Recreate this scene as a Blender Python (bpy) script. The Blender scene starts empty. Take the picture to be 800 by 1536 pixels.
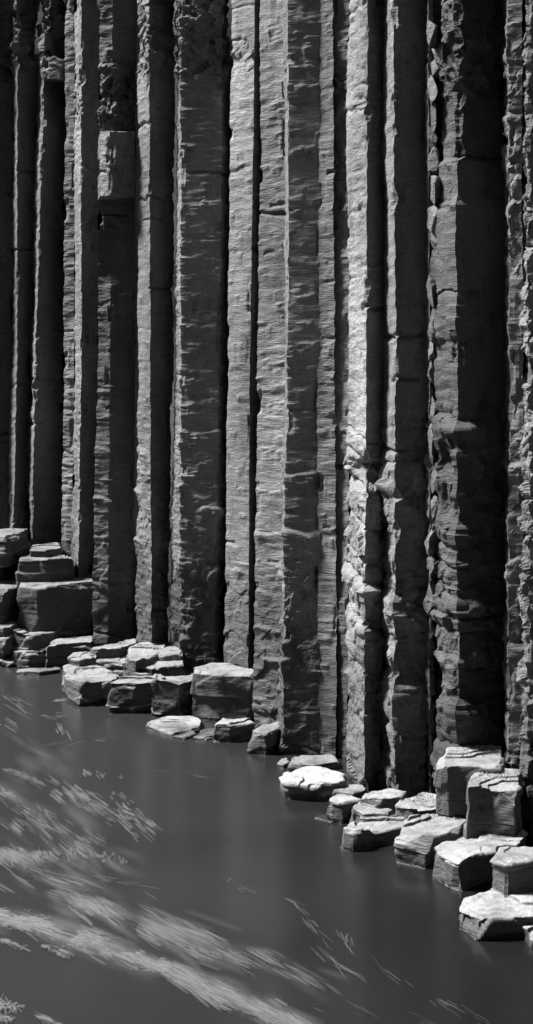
import bpy, math, random
import numpy as np

random.seed(7)
RNG = np.random.default_rng(11)
sc = bpy.context.scene
col = sc.collection

# ------------------------------------------------------------------ camera geometry
F = 2600.0          # focal length in photo pixels (photo 800 x 1536)
HZ = 500.0          # row of the horizon
H = 5.0             # camera height above the water (m)

def X_at(px, d):
    return (px - 400.0) / F * d

def Z_at(py, d):
    return H - (py - HZ) / F * d

def D_at(py, z):
    return F * (H - z) / (py - HZ)

# ------------------------------------------------------------------ noise (numpy)
def _hash(ix, iy, iz, seed):
    h = (ix.astype(np.uint32) * np.uint32(374761393) + iy.astype(np.uint32) * np.uint32(668265263)
         + iz.astype(np.uint32) * np.uint32(2147483647) + np.uint32((seed * 1274126177) & 0xFFFFFFFF))
    h = (h ^ (h >> np.uint32(13))) * np.uint32(1274126177)
    h = (h ^ (h >> np.uint32(16))) * np.uint32(2246822519)
    h = h ^ (h >> np.uint32(15))
    return h.astype(np.float64) / 4294967295.0 * 2.0 - 1.0

def vnoise(x, y, z, seed=0):
    x, y, z = np.broadcast_arrays(np.asarray(x, float), np.asarray(y, float), np.asarray(z, float))
    fx, fy, fz = np.floor(x), np.floor(y), np.floor(z)
    ix, iy, iz = fx.astype(np.int64), fy.astype(np.int64), fz.astype(np.int64)
    tx, ty, tz = x - fx, y - fy, z - fz
    sx = tx * tx * tx * (tx * (tx * 6 - 15) + 10)
    sy = ty * ty * ty * (ty * (ty * 6 - 15) + 10)
    sz = tz * tz * tz * (tz * (tz * 6 - 15) + 10)
    r = 0
    for dx in (0, 1):
        wx = sx if dx else 1 - sx
        for dy in (0, 1):
            wy = sy if dy else 1 - sy
            for dz in (0, 1):
                wz = sz if dz else 1 - sz
                r = r + wx * wy * wz * _hash(ix + dx, iy + dy, iz + dz, seed)
    return r

def fbm(x, y, z, seed=0, oct=4, gain=0.5, lac=2.03):
    a, s, n = 1.0, 0.0, 0.0
    for o in range(oct):
        s = s + a * vnoise(x, y, z, seed + o * 17)
        n += a
        x, y, z = x * lac, y * lac, z * lac
        a *= gain
    return s / n

def smooth(a, b, x):
    t = np.clip((x - a) / (b - a), 0, 1)
    return t * t * (3 - 2 * t)

def facets2(S, Z, cs, cz, seed, tilt=1.0):
    """Angular broken surface: every cell is a tilted plane (values about -1..1)."""
    out = np.zeros_like(S)
    best = np.full(S.shape, 1e-12)
    gx, gz = S / cs, Z / cz
    fx, fz = np.floor(gx), np.floor(gz)
    for dx in (-1, 0, 1):
        for dz in (-1, 0, 1):
            cx, cy = fx + dx, fz + dz
            ix, iy = cx.astype(np.int64), cy.astype(np.int64)
            o = np.zeros_like(ix)
            px = cx + 0.5 + 0.48 * _hash(ix, iy, o, seed)
            py = cy + 0.5 + 0.48 * _hash(ix, iy, o + 1, seed)
            lx, ly = gx - px, gz - py
            dist = np.abs(lx) ** 1.3 + np.abs(ly) ** 1.3
            val = 0.55 * _hash(ix, iy, o + 2, seed) + tilt * (lx * _hash(ix, iy, o + 3, seed) + ly * _hash(ix, iy, o + 4, seed))
            w = np.exp(-38 * dist)
            best += w
            out += w * val
    return out / best

def facets3(P, c, seed):
    """3D version for boulders, P (..,3), c = cell size per axis."""
    g = P / np.asarray(c)
    f = np.floor(g)
    best = np.full(P.shape[:-1], 1e-12)
    out = np.zeros(P.shape[:-1])
    for dx in (-1, 0, 1):
        for dy in (-1, 0, 1):
            for dz in (-1, 0, 1):
                cc = f + np.array([dx, dy, dz])
                ic = cc.astype(np.int64)
                a, b, e = ic[..., 0], ic[..., 1], ic[..., 2]
                off = np.stack([_hash(a, b, e, seed + k) for k in range(3)], -1)
                l = g - (cc + 0.5 + 0.45 * off)
                dist = (l ** 2).sum(-1)
                til = np.stack([_hash(a, b, e, seed + 10 + k) for k in range(3)], -1)
                val = 0.6 * _hash(a, b, e, seed + 5) + (l * til).sum(-1)
                w = np.exp(-18 * dist)
                best += w
                out += w * val
    return out / best

# ------------------------------------------------------------------ mesh output
def make_mesh(name, verts, quads, mat, extra_polys=(), flat=True):
    me = bpy.data.meshes.new(name)
    nv, nq = len(verts), len(quads)
    loops = [quads.ravel()]
    starts = list(np.arange(nq) * 4)
    tot = nq * 4
    for p in extra_polys:
        starts.append(tot)
        loops.append(np.asarray(p))
        tot += len(p)
    loops = np.concatenate(loops).astype(np.int32)
    me.vertices.add(nv)
    me.vertices.foreach_set('co', np.ascontiguousarray(verts, dtype=np.float32).ravel())
    me.loops.add(len(loops))
    me.loops.foreach_set('vertex_index', loops)
    me.polygons.add(len(starts))
    me.polygons.foreach_set('loop_start', np.asarray(starts, dtype=np.int32))
    me.polygons.foreach_set('use_smooth', np.full(len(starts), not flat, dtype=bool))
    me.update(calc_edges=True)
    me.validate()
    me.materials.append(mat)
    o = bpy.data.objects.new(name, me)
    col.objects.link(o)
    return o

def tag(o, label, cat, group=None, kind=None):
    if label: o['label'] = label
    if cat: o['category'] = cat
    if group: o['group'] = group
    if kind: o['kind'] = kind
    return o

def grid_quads(nr, nc, wrap=False):
    r = np.arange(nr - 1)[:, None]
    c = np.arange(nc if wrap else nc - 1)[None, :]
    c2 = (c + 1) % nc
    a = r * nc + c
    b = r * nc + c2
    return np.stack([a, b, b + nc, a + nc], -1).reshape(-1, 4)

# ------------------------------------------------------------------ materials
def nodes(mat):
    mat.use_nodes = True
    nt = mat.node_tree
    nt.nodes.clear()
    return nt, nt.nodes, nt.links

def rock_material(name, base=0.17, stretch=5.0, fine=1.0, stain=0.5, rough=0.75, silt_light=0.0, low_dark=0.0):
    m = bpy.data.materials.new(name)
    nt, N, L = nodes(m)
    out = N.new('ShaderNodeOutputMaterial')
    bs = N.new('ShaderNodeBsdfPrincipled')
    L.new(bs.outputs[0], out.inputs[0])
    tc = N.new('ShaderNodeTexCoord')
    oi = N.new('ShaderNodeObjectInfo')
    def noise(scale, det, ro, mp):
        mpn = N.new('ShaderNodeMapping'); mpn.inputs['Scale'].default_value = mp
        of = N.new('ShaderNodeVectorMath'); of.operation = 'MULTIPLY_ADD'; of.inputs[1].default_value = (37, 53, 11)
        rv = N.new('ShaderNodeCombineXYZ')
        for q in range(3): L.new(oi.outputs['Random'], rv.inputs[q])
        L.new(rv.outputs[0], of.inputs[0]); L.new(tc.outputs['Object'], of.inputs[2])
        L.new(of.outputs[0], mpn.inputs[0])
        n = N.new('ShaderNodeTexNoise')
        n.inputs['Scale'].default_value = scale; n.inputs['Detail'].default_value = det
        n.inputs['Roughness'].default_value = ro
        L.new(mpn.outputs[0], n.inputs['Vector'])
        return n.outputs['Fac']
    def ramp(src, a, b, va, vb):
        r = N.new('ShaderNodeMapRange')
        r.inputs[1].default_value = a; r.inputs[2].default_value = b
        r.inputs[3].default_value = va; r.inputs[4].default_value = vb
        L.new(src, r.inputs[0]); return r.outputs[0]
    def mul(a, b):
        n = N.new('ShaderNodeMath'); n.operation = 'MULTIPLY'
        for i, s in enumerate((a, b)):
            if isinstance(s, (int, float)): n.inputs[i].default_value = s
            else: L.new(s, n.inputs[i])
        return n.outputs[0]
    def add(a, b):
        n = N.new('ShaderNodeMath'); n.operation = 'ADD'
        L.new(a, n.inputs[0]); L.new(b, n.inputs[1]); return n.outputs[0]
    big = ramp(noise(0.9, 5, 0.6, (1, 1, 0.35)), 0.3, 0.7, 1 - stain, 1 + stain * 0.6)
    lich = mul(ramp(noise(5.5, 8, 0.7, (1, 1, 0.6)), 0.56, 0.66, 1.0, 1 - 0.8 * stain), ramp(noise(2.2, 7, .68, (1.6, 1.6, .5)), .60, .70, 1.0, 1 - .9 * stain))
    grain = ramp(noise(55, 4, 0.7, (1, 1, 1.3)), 0.3, 0.7, 0.72, 1.28)
    stri = ramp(noise(9, 6, 0.65, (1, 1, stretch)), 0.3, 0.7, 0.75, 1.2)
    tone = N.new('ShaderNodeRGBToBW'); L.new(oi.outputs['Color'], tone.inputs[0])
    v = mul(mul(mul(big, lich), mul(grain, stri)), mul(tone.outputs[0], base))
    if silt_light:                                              # dry silt, with the brightness of light from above painted onto level surfaces
        geo = N.new('ShaderNodeNewGeometry'); sp = N.new('ShaderNodeSeparateXYZ'); L.new(geo.outputs['Normal'], sp.inputs[0])
        patch = ramp(noise(3.5, 6, .65, (1, 1, 1)), .32, .55, .25, 1.0)
        k = mul(ramp(sp.outputs[2], .55, .85, 0, 1), patch)
        mixn = N.new('ShaderNodeMix'); L.new(k, mixn.inputs[0]); L.new(v, mixn.inputs[2])
        L.new(mul(mul(grain, tone.outputs[0]), silt_light), mixn.inputs[3])
        v = mixn.outputs[0]
    # wet line just above the water
    gp = N.new('ShaderNodeNewGeometry'); gs = N.new('ShaderNodeSeparateXYZ'); L.new(gp.outputs['Position'], gs.inputs[0])
    lvl = N.new('ShaderNodeMath'); lvl.operation = 'MULTIPLY_ADD'; lvl.inputs[1].default_value = -.10
    L.new(noise(3, 3, .5, (1, 1, .3)), lvl.inputs[0]); L.new(gs.outputs[2], lvl.inputs[2])
    if low_dark:                                              # darker towards the foot, with a ragged blotchy edge
        low_edge = N.new('ShaderNodeMath'); low_edge.operation = 'MULTIPLY_ADD'; low_edge.inputs[1].default_value = -4.2
        L.new(noise(.8, 7, .66, (1, 1, .45)), low_edge.inputs[0]); L.new(gs.outputs[2], low_edge.inputs[2])
        v = mul(v, ramp(low_edge.outputs[0], -.85, -.25, low_dark, 1.0))
    v = mul(v, ramp(lvl.outputs[0], -.02, .02, .4, 1.0))
    L.new(ramp(lvl.outputs[0], -.02, .02, .25, rough), bs.inputs['Roughness'])
    cmb = N.new('ShaderNodeCombineColor')
    for i in range(3): L.new(v, cmb.inputs[i])
    L.new(cmb.outputs[0], bs.inputs['Base Color'])
    bs.inputs['Specular IOR Level'].default_value = 0.35
    h = add(mul(noise(11, 7, 0.62, (1, 1, stretch)), 0.020 * fine), mul(noise(60, 5, 0.7, (1, 1, 1.6)), 0.006 * fine))
    bp = N.new('ShaderNodeBump'); bp.inputs['Strength'].default_value = 0.9
    bp.inputs['Distance'].default_value = 1.0
    L.new(h, bp.inputs['Height']); L.new(bp.outputs[0], bs.inputs['Normal'])
    return m

M_COL = rock_material('basalt', 0.175, 5.0, 1.0, 0.6, low_dark=.5)
M_ROCK = rock_material('worn_basalt', 0.075, 6.0, 1.0, 0.3, 0.7, silt_light=.235)

# ------------------------------------------------------------------ basalt columns
COLS = 'tall columns of the basalt cliff'

def build_column(label, edges, depths, tone=1.0, seed=0, step=0.02, dz=0.02, ledge=12, lslope=0.0,
                 zones=(), joints=6, rag=1.0, push=(), ztop=11.4, fine=1.0, seg=0.0, zbot=-0.6, chips=7, lips=0, drums=(), drum_face=1, zwob=0.0, name='basalt_column', cat='rock column', group=COLS):
    """edges: per crease (x at row 160, 540, 860); depths: distance of each crease. The front of the
    column is the chain of creases, the back is closed a metre behind."""
    rng = np.random.default_rng(1000 + seed)
    dref = float(np.mean(depths))
    zs = np.arange(zbot, ztop + dz, dz)
    nz = len(zs)
    K = len(edges)
    yrow = HZ + (H - zs) / dref * F                       # photo row of each height
    PX, PY = [], []
    for i, (e, d) in enumerate(zip(edges, depths)):
        ctrl = sorted(zip((160, 540, 860), e))
        xs = np.interp(yrow, [160, 540, 860], e)
        lo = yrow > 860; hi = yrow < 160
        xs = xs + lo * (yrow - 860) * (e[2] - e[1]) / 320 * 0.6 + hi * (yrow - 160) * (e[1] - e[0]) / 380 * 0.6
        j = rag * (0.012 * fbm(zs * 2.2, i * 7.3, seed, seed, 4, 0.6) + 0.006 * vnoise(zs * 16, i * 3.1, seed, seed + 5))
        jy = rag * 0.025 * fbm(zs * 2.0, i * 5.3 + 40, seed, seed + 9, 3)
        PX.append(X_at(xs, d) + j)
        PY.append(np.full(nz, d) + jy)
    for (ci, ya, yb, amt) in push:                        # set a crease back / forward between two rows
        w = smooth(ya - 4, ya + 4, yrow) * (1 - smooth(yb - (yb - ya) * .45, yb + 5, yrow))
        PY[ci] = PY[ci] + amt * w
        PX[ci] = PX[ci] + (np.interp(yrow, [160, 540, 860], edges[ci]) - 400) / F * amt * w
    X, Y, NX, NY, S, EDGE = [], [], [], [], [], []
    s0 = seed * 13.7
    fn = []
    for k in range(K - 1):
        ax, ay, bx, by = PX[k].mean(), PY[k].mean(), PX[k + 1].mean(), PY[k + 1].mean()
        l = math.hypot(bx - ax, by - ay)
        fn.append(((by - ay) / l, -(bx - ax) / l, l))     # outward (towards the camera side)
    crease_s = [s0]
    for k in range(K - 1):
        n = max(3, int(round(fn[k][2] / step)))
        last = (k == K - 2)
        ts = np.linspace(0, 1, n + 1)
        if not last: ts = ts[:-1]
        for t in ts:
            X.append(PX[k] * (1 - t) + PX[k + 1] * t)
            Y.append(PY[k] * (1 - t) + PY[k + 1] * t)
            nx, ny = fn[k][0], fn[k][1]
            if t == 0 and k > 0: nx, ny = nx + fn[k - 1][0], ny + fn[k - 1][1]
            ln = math.hypot(nx, ny)
            NX.append(nx / ln); NY.append(ny / ln)
            S.append(s0 + t * fn[k][2])
        s0 += fn[k][2]
        crease_s.append(s0)
    X, Y = np.array(X).T, np.array(Y).T                   # (nz, ns)
    S = np.array(S)
    ns = len(S)
    SS, ZZ = np.broadcast_to(S[None, :], (nz, ns)), np.broadcast_to(zs[:, None], (nz, ns))
    YR = np.broadcast_to(yrow[:, None], (nz, ns))
    q = np.full_like(SS, seed * 3.3)
    disp = 0.030 * fbm(SS * 1.1, ZZ * 0.55, q, seed + 1, 3)
    disp = disp + fine * 0.020 * (.35 + 1.3 * smooth(-.25, .35, fbm(SS * .8, ZZ * .7, q, seed + 91, 2))) * fbm(SS * 2.6, ZZ * 9.0, q, seed + 2, 4, 0.6)
    disp = disp + fine * 0.006 * vnoise(SS * 4.0, ZZ * 26.0, q, seed + 3)
    # small ledges whose upper lip catches the light
    smin, smax = S[0], S[-1]
    nled = int(ledge * (smax - smin) * (zs[-1] - zs[0]))
    for _ in range(nled):
        sc0, z0 = rng.uniform(smin, smax), rng.uniform(zs[0], zs[-1])
        ln, hgt, dec = rng.uniform(0.03, 0.17) * (1.6 if rng.random() < .2 else 1), rng.uniform(0.005, 0.017), rng.uniform(0.03, 0.16)
        ja, jb = np.searchsorted(S, [sc0 - ln, sc0 + ln])
        ia, ib = np.searchsorted(zs, [z0 - dec * 1.6, z0 + 0.05])
        if jb <= ja or ib <= ia: continue
        sub_s, sub_z = S[ja:jb][None, :], zs[ia:ib][:, None]
        zz0 = z0 + lslope * (sub_s - sc0) + 0.012 * vnoise(sub_s * 14, z0 * 9, 0, seed)
        below = zz0 - sub_z
        tp = rng.uniform(.3, .9)
        w = np.where(below > 0, np.clip(1 - below / (dec * 1.5), 0, 1), np.clip(1 + below / .018, 0, 1))
        disp[ia:ib, ja:jb] += hgt * w * np.clip((ln - np.abs(sub_s - sc0)) / (ln * tp), 0, 1)
    for _ in range(lips):                                 # long wavy lips on the water-worn lower part
        sc0, z0 = rng.uniform(smin, smax), rng.uniform(-.2, Z_at(640, dref))
        ln, hgt, dec = rng.uniform(.12, .4), rng.uniform(.02, .055), rng.uniform(.12, .4)
        zz0 = z0 + rng.normal(0, .10) * (SS - sc0) + .06 * fbm(SS * 3.5, z0 * 5, 0, seed + 61, 2)
        below = zz0 - ZZ
        w = np.where(below > 0, np.clip(1 - below / dec, 0, 1) ** 1.5, smooth(-.045, 0, below))
        disp = disp + hgt * w * smooth(0, ln * .6, ln - np.abs(SS - sc0))
    # cross joints: a thin crack over part of the width, and the drums slightly out of line
    zj = np.sort(rng.uniform(zs[0], zs[-1], joints))
    for z0 in zj:
        sl, a, b = rng.normal(0, 0.04), rng.uniform(smin, smax), rng.uniform(0.2, 0.8) * (smax - smin)
        zc = z0 + sl * (SS - smin) + 0.03 * vnoise(SS * 5, z0 * 3, 0, seed + 4)
        on = 1 - smooth(b * 0.8, b, np.abs(SS - a))
        disp = disp - rng.choice([.015, .025, .05]) * np.exp(-((ZZ - zc) / rng.uniform(.019, .027)) ** 2) * on
        if seg > 0:
            disp = disp + seg * rng.normal(0, 1) * np.tanh((ZZ - zc) / 0.022) * 0.5
    # drums: the column has parted along cross joints into worn, bulging pieces
    if len(drums):
        zd = [Z_at(yy, dref) for yy in drums][::-1]
        fs = crease_s[min(drum_face, K - 1)]
        zw = ZZ + .05 * vnoise(SS * 4, ZZ * 1.5, q, seed + 51) + rng.normal(0, .15) * (SS - fs)
        for a, b in zip(zd[:-1], zd[1:]):
            t = np.clip((zw - a) / (b - a), 0, 1) * 2 - 1
            shape = np.clip(1 - np.abs(t) ** 5, 0, 1) * ((zw > a) & (zw < b))
            off, sk = rng.uniform(.015, .075), rng.normal(0, .35)
            fall = 1 - smooth(fs + .10 + rng.uniform(0, .25), fs + .3 + rng.uniform(0, .3), SS)
            disp = disp + (off * (1 + sk * t) * shape - .03 * ((zw > a) & (zw < b))) * fall
    # broken zones
    for (ya, yb, amp, cs, cz) in zones:
        w = smooth(ya - 18, ya + 18, YR) * (1 - smooth(yb - 18, yb + 18, YR))
        wob = 0.35 * fbm(SS * 3, ZZ * 3, q, seed + 33, 2)
        fz = facets2(SS + wob * cs, ZZ + 0.5 * wob * cz, cs, cz, seed + 21) + 0.45 * facets2(SS, ZZ, cs * .42, cz * .42, seed + 22)
        disp = disp + amp * w * (fz - 0.25)
    # chips off the creases
    for cs0 in crease_s:
        for _ in range(chips):
            z0, a, b, dep = rng.uniform(zs[0], zs[-1]), rng.uniform(0.03, 0.16), rng.uniform(0.02, 0.09), rng.uniform(0.012, 0.05)
            sk = rng.uniform(-0.6, 0.6)
            u = np.abs(SS - cs0) / b
            v = (ZZ - z0) / a + sk * u
            v = np.where(v > 0, v * 1.0, -v * rng.uniform(0.4, 1.6))
            disp = disp - dep * rag * np.clip(1.15 - np.maximum(u, v), 0, 0.55) / 0.55
    X = X + disp * np.array(NX)[None, :]
    Y = Y + disp * np.array(NY)[None, :]
    # back of the column
    dR = depths[-1] + 1.0
    dL = depths[0] + 1.0
    xr = X[:, -1:] / Y[:, -1:] * (Y[:, -1:] + .45) - 0.04
    xl = X[:, :1] / Y[:, :1] * (Y[:, :1] + .45) + 0.04
    b1x, b1y = xr, Y[:, -1:] + 0.45
    b4x, b4y = xl, Y[:, :1] + 0.45
    b2x, b2y = xr * .7 + xl * .3, np.maximum(Y[:, -1:], Y[:, :1]) + 1.0
    b3x, b3y = xr * .3 + xl * .7, np.maximum(Y[:, -1:], Y[:, :1]) + 1.0
    X = np.concatenate([X, b1x, b2x, b3x, b4x], 1)
    Y = np.concatenate([Y, b1y, b2y, b3y, b4y], 1)
    nc = X.shape[1]
    # uneven broken top
    cx, cy = X.mean(), Y.mean()
    Zt = np.broadcast_to(zs[:, None], X.shape).copy()
    if zwob: Zt = Zt + zwob * fbm(X * 5, Y * 5, 0 * X, seed + 77, 3) * 2
    V = np.stack([X - cx, Y - cy, Zt], -1).reshape(-1, 3)
    o = make_mesh(name, V, grid_quads(nz, nc, True), M_COL,
                  extra_polys=[np.arange(nc)[::-1], (nz - 1) * nc + np.arange(nc)])
    o.location = (cx, cy, 0)
    o.color = (tone, tone, tone, 1)
    tag(o, label, cat, group, 'thing')
    return o

LOW = lambda a, amp=0.05, cs=.35, cz=.3: (a, 1300, amp, cs, cz)

build_column('dark column at the left edge of the photo, beside a thin pale strip',
    [(-45, -45, -50), (20, 18, 11)], [29.1, 29.25], 0.5, 1, ledge=18, zones=[(-200, 120, .10, .3, .3), LOW(700, .03)])
build_column('dark column left of the crumbled light strip, with a straight thin lit edge',
    [(20, 18, 11), (26, 26, 18), (57, 45, 41)], [29.25, 28.7, 29.0], 0.74, 2, fine=.6, ledge=18,
    zones=[(-200, 100, .12, .3, .3), LOW(720, .03)])
build_column('dark smooth column with a crumbled thin lit left edge, under the cracked capstone',
    [(57, 45, 41), (66, 53, 48), (98, 97, 91)], [28.98, 28.35, 28.75], 0.74, 3, fine=.6, ledge=16, rag=1.6, chips=18,
    zones=[(-200, 90, .10, .3, .3)], push=[(1, 118, 190, .12), (2, 118, 190, .02)])
build_column('narrow grey column squeezed beside the brightest thin strip on the left',
    [(98, 96, 91), (112, 112, 108)], [28.12, 28.02], .9, 4, ledge=20, zones=[(-200, 20, .06, .3, .3)])
build_column('narrow column with a bright pale left strip that ends on the stacked ledge blocks',
    [(112, 112, 107), (122, 122, 117), (149, 147, 139)], [28.05, 27.45, 27.7], 1.05, 5, ledge=18, chips=10,
    zones=[(-200, 30, .05, .3, .3), (80, 190, .03, .2, .2)])
build_column('dark column under the lodged overhanging block, hollowed just below it',
    [(149, 147, 139), (168, 165, 162), (204, 203, 200)], [26.1, 26.0, 26.12], 0.5, 6, ledge=22, lslope=0.02, lips=8,
    zones=[(90, 195, .09, .18, .2), LOW(780, .035)], push=[(0, 296, 455, .05), (1, 296, 455, .2), (2, 296, 455, .12)])
build_column('column with an even pale left strip, chipped open near the top',
    [(207, 207, 201), (224, 225, 227), (262, 261, 254)], [25.8, 25.25, 25.55], .82, 7, fine=.75, ledge=24, lips=8,
    zones=[(-200, 112, .07, .35, .22), LOW(760, .03)], push=[(1, -200, 110, -.12), (0, -200, 110, -.12)])
build_column('broad grey column scored with many short white ledges',
    [(266, 263, 256), (272, 272, 271), (333, 329, 323), (345, 341, 337)], [25.3, 24.8, 24.72, 25.02], 0.75, 8, ledge=48, lips=10,
    zones=[(-200, 118, .10, .25, .25), LOW(840, .05, .4, .35)], chips=10)
build_column('smooth pale column with a long vertical scratch and a dark right side',
    [(346, 342, 338), (381, 375, 373), (394, 393, 388)], [24.25, 23.85, 24.2], 1.15, 9, ledge=18, rag=.7, fine=.55,
    zones=[(60, 105, .04, .25, .2), LOW(860, .02)])
build_column('grey scored column just left of the thin white seam line',
    [(391, 388, 383), (427, 430, 424)], [22.12, 21.8], .9, 10, ledge=28, fine=.55, lslope=.12, lips=6, zones=[LOW(920, .03)])
build_column('wide flat grey column beginning at the thin white seam line',
    [(427, 430, 424), (433, 432.5, 427), (484, 480, 481)], [21.3, 20.6, 20.53], 0.92, 11, fine=.75, ledge=36, lslope=.10, lips=8,
    zones=[(840, 1000, .05, .3, .4), LOW(1000, .03)], chips=8)
build_column('narrow grey column, the left one of the pair beside the brightest column',
    [(480, 476, 477), (500, 502, 504)], [20.52, 20.36], 0.72, 12, ledge=30, lslope=.05, chips=4)
build_column('narrow grey column touching the left side of the brightest column',
    [(497, 498, 501), (524, 525, 523)], [20.48, 20.3], 0.72, 13, ledge=26, lslope=.05, zones=[(100, 320, .03, .2, .15)])
build_column('brightest column, a broad white left face above a deep dark notch',
    [(522, 524, 521), (551, 550, 548), (579, 579, 575)], [19.6, 18.75, 19.0], 1.2, 14, fine=.8, ledge=14, lslope=.1, chips=10, joints=12, lips=14, drums=(660, 692, 735, 790, 842, 870, 935, 1000, 1082, 1180),
    zones=[(690, 900, .05, .35, .35), (880, 1300, .03, .3, .35)], push=[(1, 690, 735, .25), (2, 690, 735, .12), (0, 700, 735, .1)])
build_column('column with a slim white left face, right of the brightest column',
    [(574, 574, 571), (592, 594, 592), (641, 642, 641)], [19.05, 18.33, 18.48], 1.05, 15, fine=.7, ledge=24, lslope=.1, joints=9, lips=16, drums=(690, 745, 785, 862, 882, 950, 1002, 1082, 1185),
    zones=[(700, 1300, .05, .4, .4)])
build_column('thin clean pale rib along the left side of the rubble-filled seam',
    [(637, 638, 638), (644, 645, 645), (650, 651, 652)], [18.6, 18.25, 18.3], 1.0, 16, ledge=8, zones=[(600, 1300, .03, .2, .3)], chips=6)
build_column('broken recessed column at the back of the rubble-filled seam',
    [(645, 645, 645), (668, 666, 670)], [18.5, 18.32], .9, 60, ledge=8, zones=[(-200, 1300, .10, .2, .25)], chips=14)
build_column('darkest and widest column with a scalloped grey left face',
    [(659, 657, 662), (685, 689, 689), (760, 762, 760)], [18.1, 17.58, 17.86], 0.4, 17, fine=.75, ledge=22, joints=10, seg=.02, chips=12, lips=24, drums=(440, 520, 590, 628, 690, 762, 815, 842, 872, 926, 946, 995, 1052, 1112, 1168, 1230),
    zones=[(-200, 150, .07, .25, .25), (600, 1300, .06, .35, .42)])
build_column('thin-edged column just right of the darkest column',
    [(756, 758, 756), (763, 765, 763), (784, 784, 785)], [17.9, 17.35, 17.3], 0.8, 18, ledge=26, joints=12, lips=6,
    zones=[(60, 420, .04, .2, .25), LOW(640, .025)], chips=10)
build_column('ragged column of crumbling pieces at the right edge of the photo',
    [(777, 777, 778), (789, 792, 794), (818, 818, 820)], [17.42, 17.1, 17.12], .9, 19, ledge=20, joints=16, seg=.02,
    zones=[(-200, 1300, .06, .18, .25)], chips=20)

# the cliff goes on beyond the frame on both sides
def outside(x0, d0, dx, dd, n, seed, lab):
    x, d = x0, d0
    for k in range(n):
        build_column(lab, [(x, x, x), (x + dx * .25, x + dx * .25, x + dx * .25), (x + dx, x + dx, x + dx)],
                     [d, d - dd * .95, d - dd], .9, seed + k, step=.06, dz=.06, ledge=3, chips=4)
        x += dx; d -= dd
outside(-270, 31.0, 56, .45, 4, 40, 'dark column of the cliff beyond the left edge of the photo')
outside(818, 17.0, 90, .42, 4, 50, 'ragged column of the cliff beyond the right edge of the photo')

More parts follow.
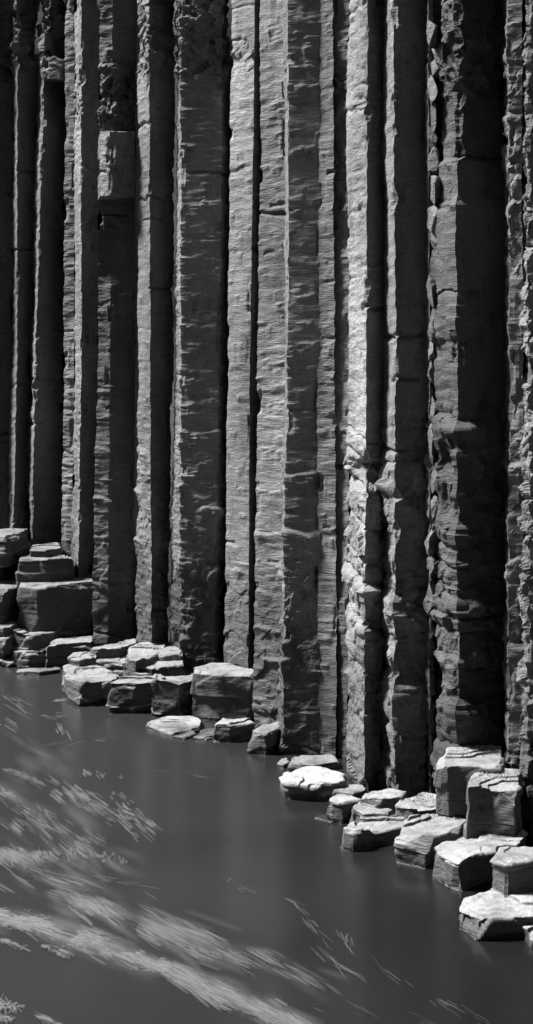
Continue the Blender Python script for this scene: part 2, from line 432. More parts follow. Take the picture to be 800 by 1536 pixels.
# ------------------------------------------------------------------ boulders and blocks
def build_rock(label, poly, h, zb, tone=1.0, seed=0, name='ledge_rock', cat='rock', group='worn rocks along the foot of the cliff',
               rnd=0.03, rough=1.0, flare=0.03, tilt=(0, 0), chip=1.0):
    """poly: outline of the upper surface seen in the photo (pixels), laid at height h; the sides go down to zb."""
    P = np.array([[X_at(x, D_at(y, h)), D_at(y, h)] for x, y in poly])
    c = P.mean(0)
    Q = (P - c) * np.array([1.09, 1.18])
    NT = 200
    NTOP = 30
    rk = np.random.default_rng(300 + seed)
    th = np.linspace(0, 2 * math.pi, NT, endpoint=False)
    R = np.zeros(NT)
    n = len(Q)
    for i, t in enumerate(th):
        dx, dy = math.cos(t), math.sin(t)
        best = 0
        for k in range(n):
            ax, ay = Q[k]; bx, by = Q[(k + 1) % n]
            ex, ey = bx - ax, by - ay
            den = dx * ey - dy * ex
            if abs(den) < 1e-9: continue
            r = (ax * ey - ay * ex) / den
            s = (ax * dy - ay * dx) / den
            if r > 0 and -1e-6 <= s <= 1 + 1e-6: best = max(best, r)
        R[i] = best
    R = np.maximum(R, 0.02)
    ker = np.array([1, 2, 1.]) / 4
    R = np.convolve(np.r_[R[-1:], R, R[:1]], ker, 'valid')
    hh = h - zb + 0.12
    r0 = min(rnd, hh * .45, R.min() * .8)
    prof = [(t, 0.0) for t in np.linspace(0.02, 0.86, NTOP)]
    for a in np.linspace(0.1, 1, 6):
        prof.append((None, a))
    nside = max(6, int(hh / 0.013))
    rows = []
    for t, _ in prof[:NTOP]:
        rr = t / 0.86 * np.maximum(R - r0, R * .2)
        rows.append(np.stack([rr * np.cos(th), rr * np.sin(th), np.full(NT, h)], -1))
    for _, a in prof[NTOP:]:
        an = a * math.pi / 2
        rr = np.maximum(R - r0, R * .2) + (R - np.maximum(R - r0, R * .2)) * math.sin(an)
        rows.append(np.stack([rr * np.cos(th), rr * np.sin(th), np.full(NT, h - r0 * (1 - math.cos(an)))], -1))
    for k in range(1, nside + 1):
        f = k / nside
        rr = R + flare * f
        rows.append(np.stack([rr * np.cos(th), rr * np.sin(th), np.full(NT, h - r0 - (hh - r0) * f)], -1))
    G = np.stack(rows)                                    # (nr, NT, 3)
    dr = np.gradient(G, axis=0)
    dt = np.roll(G, -1, 1) - np.roll(G, 1, 1)
    Nn = -np.cross(dr, dt)
    Nn[:NTOP] = (0, 0, 1)
    ln = np.linalg.norm(Nn, axis=-1, keepdims=True)
    Nn = np.where(ln > 1e-9, Nn / np.maximum(ln, 1e-9), 0)
    sgn = np.sign((Nn[NTOP + 7:, :, :2] * G[NTOP + 7:, :, :2]).sum())
    Nn[NTOP:] *= sgn if sgn != 0 else 1
    sd = 500 + seed * 3
    side = 1 - np.clip(Nn[..., 2], 0, 1)
    W = G.copy()
    x, y, z = W[..., 0] + c[0], W[..., 1] + c[1], W[..., 2]
    # the upper surface breaks down in a few thin steps
    st = vnoise(x * 1.7, y * 1.7, seed, sd + 70) + .14 * vnoise(x * 6, y * 6, seed, sd + 71)
    drop = min(.05, .16 * hh) * rough * (smooth(.12, .17, st) * .5 + smooth(.42, .46, st) * .6 + .25 * smooth(-.3, -.26, st))
    W[..., 2] -= drop * (1 - side) + drop * side * smooth(h - .2, h, z)
    # bedding: layers standing a little in or out
    lay = z + .05 * fbm(x * 1.6, y * 1.6, 0 * z, sd + 72, 2)
    off = np.zeros_like(z)
    lev = h - .03
    while lev > zb - .2:
        off = off + rk.normal(0, .011) * np.tanh((lay - lev) / .008) * rough
        off = off - .013 * np.exp(-((lay - lev) / .009) ** 2) * rough * smooth(-.2, .1, vnoise(x * 2, y * 2, lev * 9, sd))
        lev -= rk.uniform(.12, .34)
    W[..., :2] += Nn[..., :2] * (off * side)[..., None]
    # flat fracture planes across the edges and corners
    ctr = np.array([0, 0, (h + zb) / 2])
    for _ in range(int(8 * chip)):
        az = rk.uniform(0, 2 * math.pi); el = math.radians(rk.choice([rk.uniform(-8, 12), rk.uniform(20, 60)]))
        nv = np.array([math.cos(az) * math.cos(el), math.sin(az) * math.cos(el), math.sin(el)])
        pr = ((W - ctr) * nv).sum(-1)
        D = pr.max() * rk.uniform(.86, .98) if el > .3 else pr.max() * rk.uniform(.87, .96)
        D = D + .012 * fbm(x * 5, y * 5, z * 5, sd + 80, 2)
        W = W - nv * np.maximum(pr - D, 0)[..., None]
    W = W + np.array([c[0], c[1], 0])
    d = rough * 0.028 * fbm(x * 2.6, y * 2.6, z * 3.2, sd, 4, .55)
    d = d + rough * chip * 0.05 * (facets3(W, (.3, .3, .24), sd + 40) - .1) * (0.14 + 0.86 * side)
    d = d + rough * 0.006 * vnoise(x * 1.5, y * 1.5, z * 22, sd + 2) * side
    d = d + rough * 0.008 * fbm(x * 11, y * 11, z * 22, sd + 7, 3)
    W = W + Nn * d[..., None]
    V = W - np.array([c[0], c[1], zb])
    nr = V.shape[0]
    o = make_mesh(name, V.reshape(-1, 3), grid_quads(nr, NT, True)[:, ::-1], M_ROCK,
                  extra_polys=[np.arange(NT), ((nr - 1) * NT + np.arange(NT))[::-1]])
    o.location = (c[0], c[1], zb)
    o.color = (tone, tone, tone, 1)
    tag(o, label, cat, group)
    return o

ROCKS = [
 # left stack of blocks against the columns
 ('large square ledge block with a wavy bright rim, at the left below the pale strip', [(31, 877), (34, 868), (60, 861), (137, 861), (138, 872), (100, 876), (60, 879)], 1.12, .45, .8),
 ('flat-topped block lying on the large square ledge block', [(31, 838), (34, 832), (106, 831), (107, 836), (70, 838)], 1.47, 1.08, .8),
 ('small wedge block at the top of the left stack, against the dark column', [(45, 821), (50, 815), (88, 813), (92, 817), (70, 821)], 1.62, 1.42, .85),
 ('highest dark slab of the stack at the left edge of the photo', [(-40, 803), (-20, 795), (20, 792), (38, 791), (38, 797), (10, 804)], 1.8, 1.45, .75),
 ('cracked dark slab under the highest slab at the left edge', [(-40, 826), (-20, 816), (33, 813), (34, 820), (5, 828)], 1.5, 1.05, .75),
 ('dark block with a bright top at the left edge, beside the large square ledge block', [(-40, 884), (-20, 872), (29, 869), (30, 876), (5, 884)], 1.07, .45, .8),
 ('small crumbled rock between the left-edge block and the bright shelf', [(-20, 939), (0, 931), (28, 928), (30, 934), (10, 940)], .55, .3, .9),
 ('low worn rock at the left edge, second above the water', [(-40, 955), (-10, 947), (20, 945), (22, 951), (5, 957)], .42, .1, .9),
 ('long bright-topped shelf rock under the large square ledge block', [(22, 944), (46, 934), (90, 931), (98, 936), (80, 943), (50, 946)], .5, .2, 1.),
 ('dark-fronted shelf rock halfway down to the water at the left', [(22, 972), (32, 966), (66, 965), (71, 971), (45, 974)], .26, .05, .9),
 ('low curved rock at the waterline in the left corner of the cliff', [(-40, 984), (0, 978), (60, 976), (69, 982), (40, 988), (0, 988)], .12, -.15, .9),
 ('thin flat slab lying at the waterline, the farthest left one', [(27, 1005), (45, 1001), (88, 999), (91, 1003), (60, 1007)], .06, -.12, .85),
 ('bright-topped rock tucked left of the dark hollowed column', [(72, 965), (78, 957), (100, 954), (137, 955), (138, 961), (95, 963)], .38, -.1, 1.),
 ('thin slab shelf on the front of the bright-topped rock', [(92, 968), (96, 965), (138, 965), (138, 969), (110, 970)], .31, .05, .85),
 ('pale shelf at the foot of the dark hollowed column', [(137, 969), (145, 963), (201, 957), (203, 964), (170, 971), (142, 972)], .5, .2, 1.),
 ('small knobbly rock behind the hollow-topped rock by the water', [(104, 985), (110, 978), (142, 977), (144, 984), (120, 988)], .42, .1, 1.),
 ('broad sloping shelf just below the pale shelf', [(147, 989), (153, 984), (195, 977), (238, 973), (238, 980), (195, 990)], .36, .05, 1.),
 ('pale square shelf rock at the foot of the column with the even pale strip', [(190, 980), (200, 964), (262, 961), (270, 966), (235, 974), (205, 986)], .5, .1, 1.1),
 ('small dark-fronted rock at the foot of the broad scored column', [(237, 979), (242, 970), (270, 967), (273, 975), (272, 980)], .46, .1, 1.),
 ('long low rock behind the two middle waterside boulders', [(215, 999), (225, 993), (272, 990), (276, 996), (240, 1001)], .36, .05, 1.),
 ('hollow-topped waterside boulder, leftmost of the boulder row', [(101, 1012), (99, 998), (120, 993), (150, 998), (180, 1010), (168, 1017), (120, 1021)], .32, -.15, 1.),
 ('waterside boulder with a bright notch low on its left side', [(167, 1017), (178, 1011), (205, 1007), (230, 1009), (231, 1015), (200, 1018)], .45, -.15, .95),
 ('square waterside boulder with a dark smooth front', [(229, 1016), (235, 1008), (290, 1006), (296, 1011), (270, 1018)], .51, -.15, .95),
 ('tall block with a stepped bright left side, largest of the waterside boulder row', [(294, 1005), (299, 994), (325, 990), (360, 995), (383, 1001), (382, 1010), (330, 1008)], .62, -.15, 1.),
 ('flat pale slab at the waterline under the tall stepped block', [(221, 1081), (245, 1073), (285, 1073), (302, 1078), (300, 1086), (262, 1092)], .09, -.12, 1.2),
 ('small white flake of rock at the waterline, left one of two', [(258, 1102), (270, 1097), (290, 1096), (293, 1100), (275, 1105)], .04, -.1, 1.3),
 ('small white flake of rock at the waterline, right one of two', [(290, 1104), (300, 1100), (320, 1098), (326, 1101), (310, 1106)], .04, -.1, 1.3),
 ('small cube-like block standing at the waterline', [(325, 1084), (333, 1077), (375, 1075), (379, 1080), (345, 1085)], .23, -.12, 1.1),
 ('leaning slab at the water under the grey scored column', [(376, 1096), (395, 1084), (424, 1078), (427, 1086), (400, 1098)], .26, -.12, .9),
 ('tiny white stone at the waterline beside the round white boulder', [(416, 1142), (421, 1136), (431, 1134), (434, 1140), (425, 1145)], .06, -.1, 1.5),
 ('round white boulder at the water, lying apart from the others', [(425, 1160), (433, 1149), (460, 1143), (495, 1145), (513, 1155), (510, 1167), (470, 1171), (435, 1169)], .2, -.15, 1.45),
 ('low rock at the water, leftmost of the right-hand group', [(493, 1200), (505, 1190), (525, 1187), (542, 1189), (541, 1197), (515, 1203)], .21, -.12, 1.2),
 ('knobbly pale rock against the foot of the column with the slim white face', [(541, 1194), (556, 1185), (585, 1182), (610, 1186), (600, 1195), (565, 1198)], .27, .0, 1.2),
 ('small wedge rock lying in front of the knobbly pale rock', [(530, 1211), (540, 1202), (560, 1202), (588, 1210), (580, 1217), (545, 1217)], .2, .0, 1.1),
 ('rounded gravel-dusted rock at the foot of the rubble-filled seam', [(590, 1203), (602, 1190), (635, 1185), (660, 1189), (661, 1202), (620, 1208)], .3, .0, 1.2),
 ('long dark-sided boulder with a bright top, at the water in the right-hand group', [(520, 1241), (527, 1229), (560, 1221), (606, 1220), (608, 1230), (570, 1236), (535, 1243)], .2, -.15, 1.1),
 ('dark faceted boulder with a pointed front in the right-hand group', [(600, 1238), (608, 1224), (640, 1214), (680, 1212), (706, 1224), (680, 1236), (640, 1246)], .34, -.15, 1.05),
 ('dark lower block under the square block at the darkest column', [(662, 1172), (668, 1161), (740, 1158), (752, 1164), (740, 1174)], .56, .1, .75),
 ('square block with a bright worn rim, against the darkest column', [(660, 1143), (668, 1122), (690, 1117), (750, 1119), (751, 1135), (745, 1142), (690, 1140)], .82, .42, 1.05),
 ('upright cube block with a gravel-covered top, right of the square block', [(704, 1178), (708, 1160), (740, 1152), (778, 1156), (779, 1170), (770, 1180), (730, 1176)], .72, .2, 1.05),
 ('big flat-topped boulder with a sharp front corner, below the upright cube block', [(651, 1272), (668, 1255), (705, 1243), (786, 1238), (790, 1252), (770, 1268), (715, 1280), (688, 1290)], .27, -.15, 1.2),
 ('rounded overhanging boulder at the right edge, lying on the arched rock', [(740, 1284), (752, 1271), (790, 1267), (840, 1268), (850, 1284), (790, 1290), (760, 1294)], .47, .12, 1.1),
 ('arched rock with a dark hollow front, nearest the camera at the right', [(688, 1352), (700, 1337), (750, 1325), (810, 1332), (870, 1345), (870, 1362), (790, 1362), (720, 1364)], .24, -.15, 1.25),
 ('small pale rock in the right corner in front of the arched rock', [(784, 1382), (794, 1374), (840, 1372), (870, 1380), (850, 1392), (800, 1394)], .14, -.12, 1.25),
 ('low dark ledge stone at the foot of the wide flat grey column', [(434, 1143), (442, 1134), (498, 1131), (506, 1141), (470, 1146)], .09, -.12, .8),
 ('dull broken stone behind the round white boulder, against the brightest column', [(504, 1183), (512, 1173), (545, 1171), (552, 1181), (530, 1187)], .14, -.12, .9),
 ('flat dark stone between the small white flakes and the tall stepped block', [(296, 1092), (305, 1085), (330, 1084), (334, 1092), (315, 1096)], .1, -.12, .8),
 ('dark drowned slab just breaking the water, left of the right-hand group', [(472, 1226), (482, 1221), (512, 1222), (520, 1228), (500, 1233)], .012, -.1, .35),
]
ROCK_OBJS = []
for i, (lab, poly, h, zb, tone) in enumerate(ROCKS):
    ROCK_OBJS.append(build_rock(lab, poly, h, zb, tone, i, rough=.55 if h < .1 else (.65 if 'block' in lab and h > .5 else .9)))

from mathutils.bvhtree import BVHTree
from mathutils import Vector
def build_gravel():
    rng = np.random.default_rng(21)
    V, T = [], []
    octa = np.array([(1, 0, 0), (-1, 0, 0), (0, 1, 0), (0, -1, 0), (0, 0, 1), (0, 0, -1)], float)
    tri = [(0, 2, 4), (2, 1, 4), (1, 3, 4), (3, 0, 4), (2, 0, 5), (1, 2, 5), (3, 1, 5), (0, 3, 5)]
    for key, n, (x0, x1, y0, y1) in (('rounded gravel', 500, (600, 662, 1184, 1204)), ('dark faceted', 420, (640, 706, 1210, 1230)), ('square block with', 450, (684, 752, 1112, 1136)),
                        ('upright cube', 500, (716, 782, 1150, 1170)), ('big flat', 500, (690, 792, 1234, 1256))):
        ob = next(o for o in ROCK_OBJS if o['label'].startswith(key))
        off = ob.location
        bv = BVHTree.FromPolygons([v.co + off for v in ob.data.vertices], [p.vertices[:] for p in ob.data.polygons])
        for _ in range(n):
            px, py = rng.uniform(x0, x1), rng.uniform(y0, y1)
            dd = Vector(((px - 400) / F, 1, -(py - HZ) / F)).normalized()
            hit, nrm, _i, _d = bv.ray_cast(Vector((0, 0, H)), dd)
            if hit is None or abs(nrm.z) < .7: continue
            r = rng.uniform(.004, .011) * (1.7 if rng.random() < .06 else 1)
            b = len(V)
            V.extend((octa * r * rng.uniform(.6, 1.2, 3) + np.array(hit) + rng.normal(0, .1 * r, (6, 3))).tolist())
            T.extend([(a + b, c_ + b, e + b) for a, c_, e in tri])
    me = bpy.data.meshes.new('gravel'); me.from_pydata(V, [], T); me.materials.append(M_GRAVEL)
    o = bpy.data.objects.new('gravel', me); col.objects.link(o); o.color = (1, 1, 1, 1)
    tag(o, None, None, kind='stuff')
M_GRAVEL = rock_material('gravel', 0.22, 1.0, .3, .3, .9)
build_gravel()

# blocks lodged in the cliff face and loose stones in the seams
def build_block(label, x0, x1, y0, y1, d, depth, tone, seed, name='lodged_block', cat='rock block', group=None, rough=.5, skew=0):
    zt, zb = Z_at(y0, d), Z_at(y1, d)
    xa, xb = X_at(x0, d), X_at(x1, d)
    n = 26
    # rounded box from a cube-sphere grid
    vs, qs = [], []
    for ax in range(3):
        for sg in (-1, 1):
            u, v = np.meshgrid(np.linspace(-1, 1, n), np.linspace(-1, 1, n), indexing='ij')
            p = np.zeros((n, n, 3)); p[..., ax] = sg; p[..., (ax + 1) % 3] = u; p[..., (ax + 2) % 3] = v
            base = sum(len(a) for a in vs)
            qd = grid_quads(n, n) + base
            vs.append(p.reshape(-1, 3)); qs.append(qd if sg > 0 else qd[:, ::-1])
    P = np.concatenate(vs); qd = np.concatenate(qs)
    nrm = P / np.linalg.norm(P, axis=1, keepdims=True)
    P = nrm.copy()
    rk = np.random.default_rng(700 + seed)
    for _ in range(15):
        nv = rk.normal(0, 1, 3); nv /= np.linalg.norm(nv)
        P = P - nv * np.maximum((P * nv).sum(1) - rk.uniform(.5, .8), 0)[:, None]
    P = P / np.abs(P).max(0)
    size = np.array([(xb - xa) / 2, depth / 2, (zt - zb) / 2])
    W = P * size
    W[:, 2] += skew * W[:, 0]
    sd = 900 + seed * 7
    A = W + seed * 5.1
    m = size.min()
    d1 = .35 * m * fbm(A[:, 0] / m * .6, A[:, 1] / m * .6, A[:, 2] / m * .6, sd, 3) + .22 * m * facets3(A, (m * 1.3,) * 3, sd + 3)
    W = W + nrm * (rough * d1)[:, None]
    o = make_mesh(name, W, qd, M_COL, ())
    o.location = ((xa + xb) / 2, d + depth / 2, (zt + zb) / 2)
    o.color = (tone, tone, tone, 1)
    tag(o, label, cat, group)
    return o

build_column('block lodged high on the hollowed dark column, overhanging a dark gap', [(148, 148, 148), (165, 165, 165), (203, 203, 203)],
    [25.98, 25.72, 25.78], .75, 71, ledge=12, ztop=Z_at(199, 25.8), zbot=Z_at(295, 25.8), joints=1, chips=4, zwob=.045, name='lodged_block', cat='rock block', group=None)
build_column('cracked capstone overhanging the dark smooth column near the top left', [(58, 58, 58), (66, 66, 66), (98, 98, 98)],
    [28.3, 28.22, 28.12], .95, 72, ledge=8, ztop=Z_at(88, 28.2), zbot=Z_at(118, 28.2), joints=1, chips=4, zwob=.045, name='lodged_block', cat='rock block', group=None)
stones = [(646, 660, 28, 62), (650, 675, 60, 92), (646, 668, 92, 112), (644, 658, 190, 215), (646, 659, 265, 300), (647, 661, 305, 345), (649, 660, 345, 372), (646, 659, 465, 488),
          (645, 658, 490, 512), (645, 656, 512, 540), (646, 659, 545, 568), (644, 658, 598, 640), (645, 663, 752, 790), (642, 661, 800, 835), (643, 660, 838, 866), (642, 660, 868, 925),
          (645, 659, 114, 152), (647, 660, 152, 190), (645, 658, 222, 262), (646, 659, 376, 412), (645, 660, 414, 462), (646, 658, 644, 692), (645, 661, 696, 748)]
slab = ['topmost angular stone in the seam left of the darkest column', 'wide slanting stone near the top of the rubble-filled seam',
        'flat stone under the slanting stone in the rubble-filled seam', 'small pale stone high in the rubble-filled seam', 'smooth pale stone above the black gap in the seam',
        'curved stone beside the black gap in the seam', 'small stone closing the black gap in the seam', 'upper stone of the four wedged in mid seam', 'second stone of the four wedged in mid seam',
        'third stone of the four wedged in mid seam', 'lowest stone of the four wedged in mid seam', 'tall stone wedged under the dark hole in the seam', 'rough stone beside the scalloped face, above the big wedged stone',
        'big rounded stone wedged low in the seam', 'square stone wedged just under the big rounded stone', 'longest stone at the bottom of the rubble-filled seam',
        'stone just under the flat stone near the top of the seam', 'dull stone above the small pale stone high in the seam', 'stone below the small pale stone high in the seam',
        'stone just below the black gap in the seam', 'long narrow stone above the four wedged in mid seam', 'upper of two stones below the dark hole in the seam', 'lower of two stones below the dark hole in the seam']
for i, (x0, x1, y0, y1) in enumerate(stones):
    build_block(slab[i], x0 + (i * 7 % 5) - 3, x1 + (i * 5 % 7) - 1, y0 - 7, y1 + 7, 17.95 + .05 * (i % 4), .36, .65, 20 + i, 'wedged_stone', 'stone', 'loose stones wedged in the seam of the cliff', rough=.5, skew=random.uniform(-.4, .4))

# ------------------------------------------------------------------ setting: hill behind the columns, water
def build_hill():
    pts = []
    for px, d in ((-420, 34), (-270, 31.5), (-45, 29.8), (60, 29.4), (130, 28.6), (160, 27.2), (270, 26.2), (380, 25.0), (400, 23.0), (500, 21.6), (530, 20.6), (660, 19.4), (760, 18.6), (820, 18.0), (1180, 16.2), (1500, 15.5)):
        pts.append((X_at(px, d + .75), d + .75))
    rows = []
    for (back, z) in ((0, -.8), (0, 3), (.1, 7), (.2, 11.2), (1.5, 11.6), (6, 12.4), (20, 14), (60, 17), (200, 22)):
        rows.append([(x + back * .55, y + back * .83, z + .25 * math.sin(x * 3 + z)) for x, y in pts])
    V = np.array(rows).reshape(-1, 3)
    o = make_mesh('hill', V, grid_quads(len(rows), len(pts)), M_COL)
    tag(o, None, None, kind='structure')
build_hill()

def build_skyblock_bank():
    # unseen near bank, its steep height added to block sky light from behind
    xs = np.linspace(-90, 90, 46)
    rows = []
    for (y, z) in ((1.5, -1), (.8, 1.2), (-.2, 3.1), (-2.5, 3.4), (-4, 5), (-5.5, 10), (-7, 17), (-9, 24), (-14, 29), (-40, 34), (-120, 40)):
        rows.append([(x, y + .5 * math.sin(x * .9 + z) + .3 * math.sin(x * 2.3) - .002 * x * x, z + (.3 * math.sin(x * 1.3 + y) if z > 4 else .05 * math.sin(x * 2))) for x in xs])
    o = make_mesh('riverbank_skyblock', np.array(rows).reshape(-1, 3), grid_quads(len(rows), len(xs))[:, ::-1], M_BANK)
    o.color = (1, 1, 1, 1)
    tag(o, None, None, kind='structure')
M_BANK = rock_material('dark_bank', 0.03, 1.0, 1.0, 0.4, 0.9)  # darkened so the added bank bounces little light
build_skyblock_bank()

def water_material():
    m = bpy.data.materials.new('river_water')
    nt, N, L = nodes(m)
    out = N.new('ShaderNodeOutputMaterial'); bs = N.new('ShaderNodeBsdfPrincipled')
    L.new(bs.outputs[0], out.inputs[0])
    bs.inputs['Roughness'].default_value = .22
    bs.inputs['IOR'].default_value = 1.33
    tc = N.new('ShaderNodeTexCoord')
    # milky water; its light falloff is painted in, paler left and darker right
    sx = N.new('ShaderNodeSeparateXYZ'); L.new(tc.outputs['Object'], sx.inputs[0])
    nn = N.new('ShaderNodeTexNoise'); nn.inputs['Scale'].default_value = .55; nn.inputs['Detail'].default_value = 3
    L.new(tc.outputs['Object'], nn.inputs['Vector'])
    m1 = N.new('ShaderNodeMath'); m1.operation = 'MULTIPLY_ADD'; m1.inputs[1].default_value = 3.0
    L.new(nn.outputs['Fac'], m1.inputs[0]); L.new(sx.outputs[0], m1.inputs[2])
    mr = N.new('ShaderNodeMapRange'); mr.interpolation_type = 'SMOOTHSTEP'
    for q, v_ in zip((1, 2, 3, 4), (-1.2, 4.0, .025, .008)): mr.inputs[q].default_value = v_
    L.new(m1.outputs[0], mr.inputs[0])
    cc = N.new('ShaderNodeCombineColor')
    for q in range(3): L.new(mr.outputs[0], cc.inputs[q])
    L.new(cc.outputs[0], bs.inputs['Base Color'])
    mp = N.new('ShaderNodeMapping'); mp.inputs['Rotation'].default_value = (0, 0, math.radians(-50)); mp.inputs['Scale'].default_value = (.35, 1.2, 1)
    L.new(tc.outputs['Object'], mp.inputs[0])
    n = N.new('ShaderNodeTexNoise'); n.inputs['Scale'].default_value = 2.2; n.inputs['Detail'].default_value = 3
    L.new(mp.outputs[0], n.inputs['Vector'])
    bp = N.new('ShaderNodeBump'); bp.inputs['Strength'].default_value = .16; bp.inputs['Distance'].default_value = .05
    L.new(n.outputs['Fac'], bp.inputs['Height']); L.new(bp.outputs[0], bs.inputs['Normal'])
    return m
V = np.array([(-300, -300, 0), (300, -300, 0), (300, 400, 0), (-300, 400, 0)], float)
w = make_mesh('water', V, np.array([[0, 1, 2, 3]]), water_material())
tag(w, None, None, kind='structure')

# ------------------------------------------------------------------ foam drifting on the river
def foam_material():
    m = bpy.data.materials.new('river_foam')
    nt, N, L = nodes(m)
    out = N.new('ShaderNodeOutputMaterial')
    mx = N.new('ShaderNodeMixShader'); tr = N.new('ShaderNodeBsdfTransparent')
    bs = N.new('ShaderNodeBsdfPrincipled')
    bs.inputs['Base Color'].default_value = (.22, .22, .22, 1); bs.inputs['Roughness'].default_value = .7
    at = N.new('ShaderNodeAttribute'); at.attribute_name = 'foam_density'
    L.new(at.outputs['Fac'], mx.inputs[0]); L.new(tr.outputs[0], mx.inputs[1]); L.new(bs.outputs[0], mx.inputs[2])
    L.new(mx.outputs[0], out.inputs[0])
    return m

def build_foam():
    rng = np.random.default_rng(5)
    V, Qd, A = [], [], []
    cnt = [0]
    def streak(x, y, ang, ln, wd, al, bend=0.0):
        soft = wd > 8
        wd = wd * 1.35
        ns, nw = 9, 5
        base = len(V)
        cnt[0] += 1
        z = .004 + (cnt[0] % 400) * .00004
        px, py, a = x, y, ang - bend / 2
        stp = ln / (ns - 1)
        pts = []
        for i in range(ns):
            pts.append((px, py, a))
            px += math.cos(a) * stp; py += math.sin(a) * stp; a += bend / (ns - 1)
        fr = rng.uniform(.75, 1, nw)
        for i, (qx, qy, qa) in enumerate(pts):
            ends = (1 - abs(2 * i / (ns - 1) - 1) ** (1.6 if soft else 5))
            for j in range(nw):
                o = (j / (nw - 1) - .5) * wd
                sx, sy = qx - math.sin(qa) * o, qy + math.cos(qa) * o
                d = D_at(sy, z)
                V.append((X_at(sx, d), d, z))
                A.append(al * ends * (0 if j in (0, nw - 1) else ((.55 if soft else .75) if j != nw // 2 else 1)) * fr[j])
        for i in range(ns - 1):
            for j in range(nw - 1):
                b = base + i * nw + j
                Qd.append((b, b + 1, b + nw + 1, b + nw))
    def along(path, n, width, ln, wd, al, dang=0.0, jit=.12, taper=None, pack=1, gap=-.35):
        P = np.array(path, float)
        seg = np.linalg.norm(np.diff(P, axis=0), axis=1); cum = np.r_[0, np.cumsum(seg)]
        for _ in range(n):
            t = rng.uniform(0, cum[-1])
            k = min(np.searchsorted(cum, t, 'right') - 1, len(seg) - 1)
            f = (t - cum[k]) / seg[k]
            p = P[k] * (1 - f) + P[k + 1] * f
            tg = math.atan2(*(P[k + 1] - P[k])[::-1])
            tr_ = t / cum[-1]
            wv = width if taper is None else width * (taper[0] * (1 - tr_) + taper[1] * tr_)
            off = rng.normal(0, wv * .38)
            gx, gy = p[0] - math.sin(tg) * off, p[1] + math.cos(tg) * off
            m = float(vnoise(gx * .022, gy * .06, 3.0, 3)) + .5 * float(vnoise(gx * .07, gy * .16, 9.0, 4))
            if m < gap: continue
            base_al = al * rng.uniform(.45, 1.05)
            an, l0, w0, bd = tg + dang + rng.normal(0, jit), rng.uniform(.5, 1.3) * ln, rng.uniform(.6, 1.4) * wd, rng.normal(0, .06)
            for q in range(rng.integers(1, pack + 1)):        # a packet of parallel threads
                oo = q * w0 * rng.uniform(.9, 1.8)
                sh = rng.normal(0, l0 * .22)
                streak(gx - math.sin(an) * oo + math.cos(an) * sh, gy + math.cos(an) * oo + math.sin(an) * sh, an,
                       l0 * rng.uniform(.6, 1.1), w0 * rng.uniform(.6, 1.2), min(.9, base_al * rng.uniform(.6, 1.2)), bd)
    mainb = [(-40, 1362), (40, 1382), (110, 1402), (180, 1424), (250, 1452), (320, 1484), (400, 1515), (470, 1550)]
    along(mainb, 465, 20, 40, 3, .26, .12, .08, (.7, 1.0), pack=2)
    along(mainb[:5], 2300, 20, 9, 1.8, .34, .08, .22, (1.1, .8), gap=.0)
    along(mainb[:6], 120, 16, 60, 11, .09, .04, .05)
    along(mainb[3:], 60, 12, 70, 10, .10, .06, .05)
    along(mainb[3:], 330, 15, 32, 1.8, .36, .14, .09, (1.1, .6), gap=-.12)
    along(mainb[:3], 420, 9, 11, 2.6, .42, .0, .25, gap=-.2)
    along([(-20, 1400), (30, 1418), (70, 1420), (100, 1430)], 108, 6, 14, 3, .28, .1, .2)
    along(mainb, 140, 26, 100, 14, .13, .0, .05)
    sec = [(-20, 1290), (40, 1318), (110, 1332), (170, 1352), (240, 1385), (310, 1405), (380, 1430), (460, 1462)]
    along(sec, 190, 26, 44, 1.9, .28, .14, .07, (1.2, .6), pack=4, gap=-.1)
    along(sec, 62, 30, 90, 14, .10, .05, .08)
    along([(100, 1335), (170, 1372), (230, 1400), (290, 1418), (340, 1428)], 93, 12, 34, 3.2, .34, .18, .06, pack=4, gap=-.05)
    along([(140, 1315), (200, 1330), (215, 1338)], 21, 5, 40, 1.6, .3, .0, .06)
    along([(260, 1375), (330, 1410)], 18, 8, 55, 2, .34, .05, .05, pack=3)
    along([(330, 1405), (430, 1450), (520, 1500), (600, 1545)], 34, 16, 46, 1.6, .24, .06, .06, pack=3, gap=-.1)
    # soft veils under the streaks
    along([(-20, 1095), (60, 1130), (110, 1150)], 30, 22, 70, 12, .09, .1, .1)
    along([(-20, 1240), (80, 1270), (160, 1290)], 40, 26, 60, 12, .09, .3, .15)
    along([(-20, 1280), (60, 1290)], 40, 14, 40, 12, .12, .1, .2)
    along([(60, 1330), (200, 1380), (320, 1425)], 90, 22, 80, 11, .15, .12, .06)
    # fan of short streaks at the left
    along([(-20, 1060), (40, 1090), (95, 1125)], 40, 20, 30, 1.8, .28, .05, .1, pack=4, gap=-.1)
    along([(60, 1078), (85, 1075), (105, 1110)], 15, 8, 16, 2.0, .3, .1, .1, pack=3)
    along([(-20, 1130), (60, 1160), (130, 1195), (225, 1240)], 68, 26, 26, 2.4, .25, .2, .1, pack=4, gap=-.05)
    along([(-20, 1190), (60, 1225), (140, 1260)], 55, 24, 28, 2.4, .25, .3, .1, pack=4, gap=-.05)
    along([(10, 1230), (60, 1245), (120, 1262)], 40, 12, 26, 2.6, .27, .35, .1, pack=4, gap=-.1)
    along([(-20, 1275), (20, 1280), (60, 1278)], 186, 12, 14, 3, .22, .9, .4, gap=-.1)
    along([(50, 1282), (110, 1272), (190, 1285)], 21, 6, 15, 3.5, .26, 1.0, .15, pack=3)
    along([(120, 1155), (190, 1165)], 12, 4, 10, 2.4, .3, .7, .1, pack=3)
    along([(170, 1185), (225, 1240)], 13, 14, 16, 3.5, .3, .0, .1, pack=2)
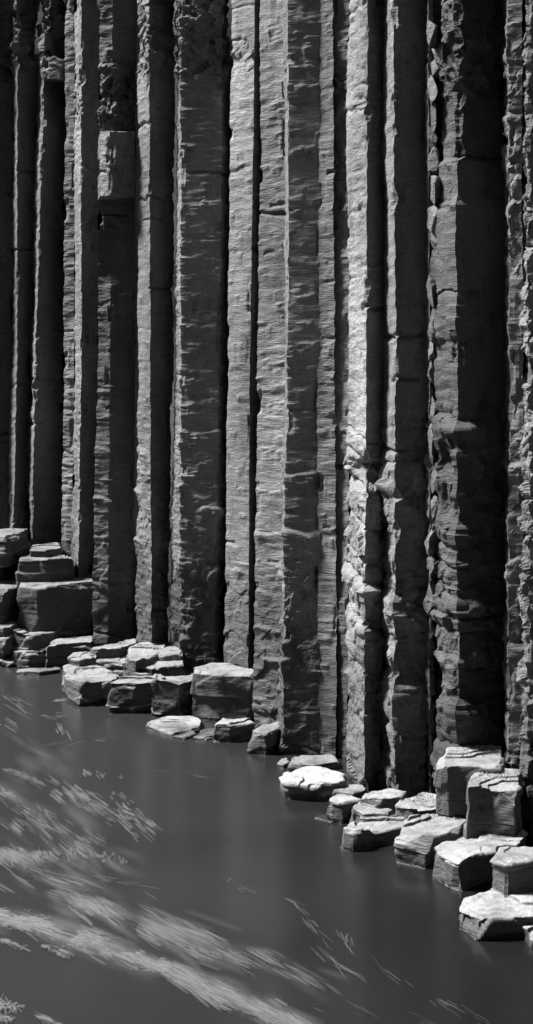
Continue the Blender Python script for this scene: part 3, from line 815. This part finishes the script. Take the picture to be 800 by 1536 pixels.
    along([(-20, 1145), (20, 1155), (60, 1175)], 93, 6, 16, 3, .13, .05, .15)
    along([(-20, 1185), (30, 1195)], 62, 6, 12, 2.4, .18, .1, .2)
    along([(-20, 1150), (60, 1200), (120, 1270)], 62, 60, 70, 16, .08, .0, .15)
    along([(-10, 1040), (40, 1060)], 10, 14, 18, 1.6, .25, .1, .1, pack=2)
    along([(78, 1052), (96, 1050)], 21, 2, 8, 2, .22)
    along([(230, 1150), (300, 1165)], 6, 4, 30, 1.4, .12)
    along([(60, 1120), (140, 1110)], 9, 4, 26, 2, .1)
    # faint single threads towards the right
    along([(400, 1335), (440, 1352), (470, 1380)], 13, 6, 26, 1.4, .24, .05, .08, pack=2)
    along([(340, 1318), (380, 1340)], 21, 8, 8, 1.6, .16, .1, .3)
    along([(500, 1392), (522, 1412)], 6, 5, 26, 1.6, .32, .25, .1)
    along([(520, 1392), (530, 1410)], 4, 4, 20, 1.6, .3, .4, .15)
    along([(450, 1372), (490, 1410)], 7, 6, 26, 1.4, .22, .1, .08)
    along([(460, 1405), (500, 1440), (560, 1475)], 15, 8, 34, 1.5, .22, .05, .08, pack=2)
    along([(560, 1440), (660, 1500), (740, 1540)], 21, 14, 34, 1.5, .18, .1, .1, pack=2)
    along([(450, 1500), (560, 1520), (700, 1545)], 21, 16, 30, 1.5, .16, .1, .1)
    # corner
    along([(50, 1520), (75, 1530), (100, 1545)], 62, 5, 18, 2.6, .3, .15, .15)
    along([(-10, 1505), (30, 1512)], 77, 8, 10, 2, .4, .2, .8)
    along([(-10, 1520), (20, 1530)], 62, 8, 10, 2, .4, .2, .8)
    V_, Q_ = np.array(V), np.array(Qd)
    o = make_mesh('foam', V_, Q_, foam_material(), flat=False)
    at = o.data.attributes.new('foam_density', 'FLOAT', 'POINT')
    at.data.foreach_set('value', np.array(A, dtype=np.float32))
    tag(o, None, None, kind='stuff')
build_foam()

# ------------------------------------------------------------------ light
SUN_EL, SUN_AZ = math.radians(50), math.radians(180 - 12)   # azimuth measured from +X, towards the sun
to_sun = np.array([math.cos(SUN_EL) * math.cos(SUN_AZ), math.cos(SUN_EL) * math.sin(SUN_AZ), math.sin(SUN_EL)])
sl = bpy.data.lights.new('sun', 'SUN'); sl.energy = 5.0; sl.angle = math.radians(14); sl.color = (1, 1, 1)
so = bpy.data.objects.new('sun', sl); col.objects.link(so)
from mathutils import Vector
so.rotation_euler = Vector(to_sun).to_track_quat('Z', 'Y').to_euler()
so.location = (0, 0, 40)

wd = bpy.data.worlds.new('World'); sc.world = wd; wd.use_nodes = True
nt = wd.node_tree; nt.nodes.clear()
o_ = nt.nodes.new('ShaderNodeOutputWorld'); bg = nt.nodes.new('ShaderNodeBackground')
sky = nt.nodes.new('ShaderNodeTexSky'); sky.sky_type = 'NISHITA'; sky.sun_disc = False
sky.air_density = .6; sky.dust_density = .3; sky.sun_elevation = SUN_EL; sky.sun_rotation = math.radians(90) - SUN_AZ
bw = nt.nodes.new('ShaderNodeSeparateColor')      # black and white through a red filter: the sky's red only
nt.links.new(sky.outputs[0], bw.inputs[0]); nt.links.new(bw.outputs[0], bg.inputs[0]); nt.links.new(bg.outputs[0], o_.inputs[0])
bg.inputs[1].default_value = .05

# ------------------------------------------------------------------ camera and view
cam = bpy.data.cameras.new('camera'); co = bpy.data.objects.new('camera', cam); col.objects.link(co)
co.location = (0, 0, H); co.rotation_euler = (math.radians(90), 0, 0)
cam.sensor_fit = 'HORIZONTAL'; cam.sensor_width = 36; cam.lens = 36 * F / 800
cam.shift_y = -(768 - HZ) / 800
cam.clip_start = .1; cam.clip_end = 1000
sc.camera = co
sc.view_settings.view_transform = 'Standard'; sc.view_settings.look = 'None'
sc.view_settings.exposure = 1.33; sc.view_settings.gamma = 1
sc.cycles.transparent_max_bounces = 40
sc.cycles.max_bounces = 6
sc.cycles.diffuse_bounces = 1
sc.cycles.use_denoising = True
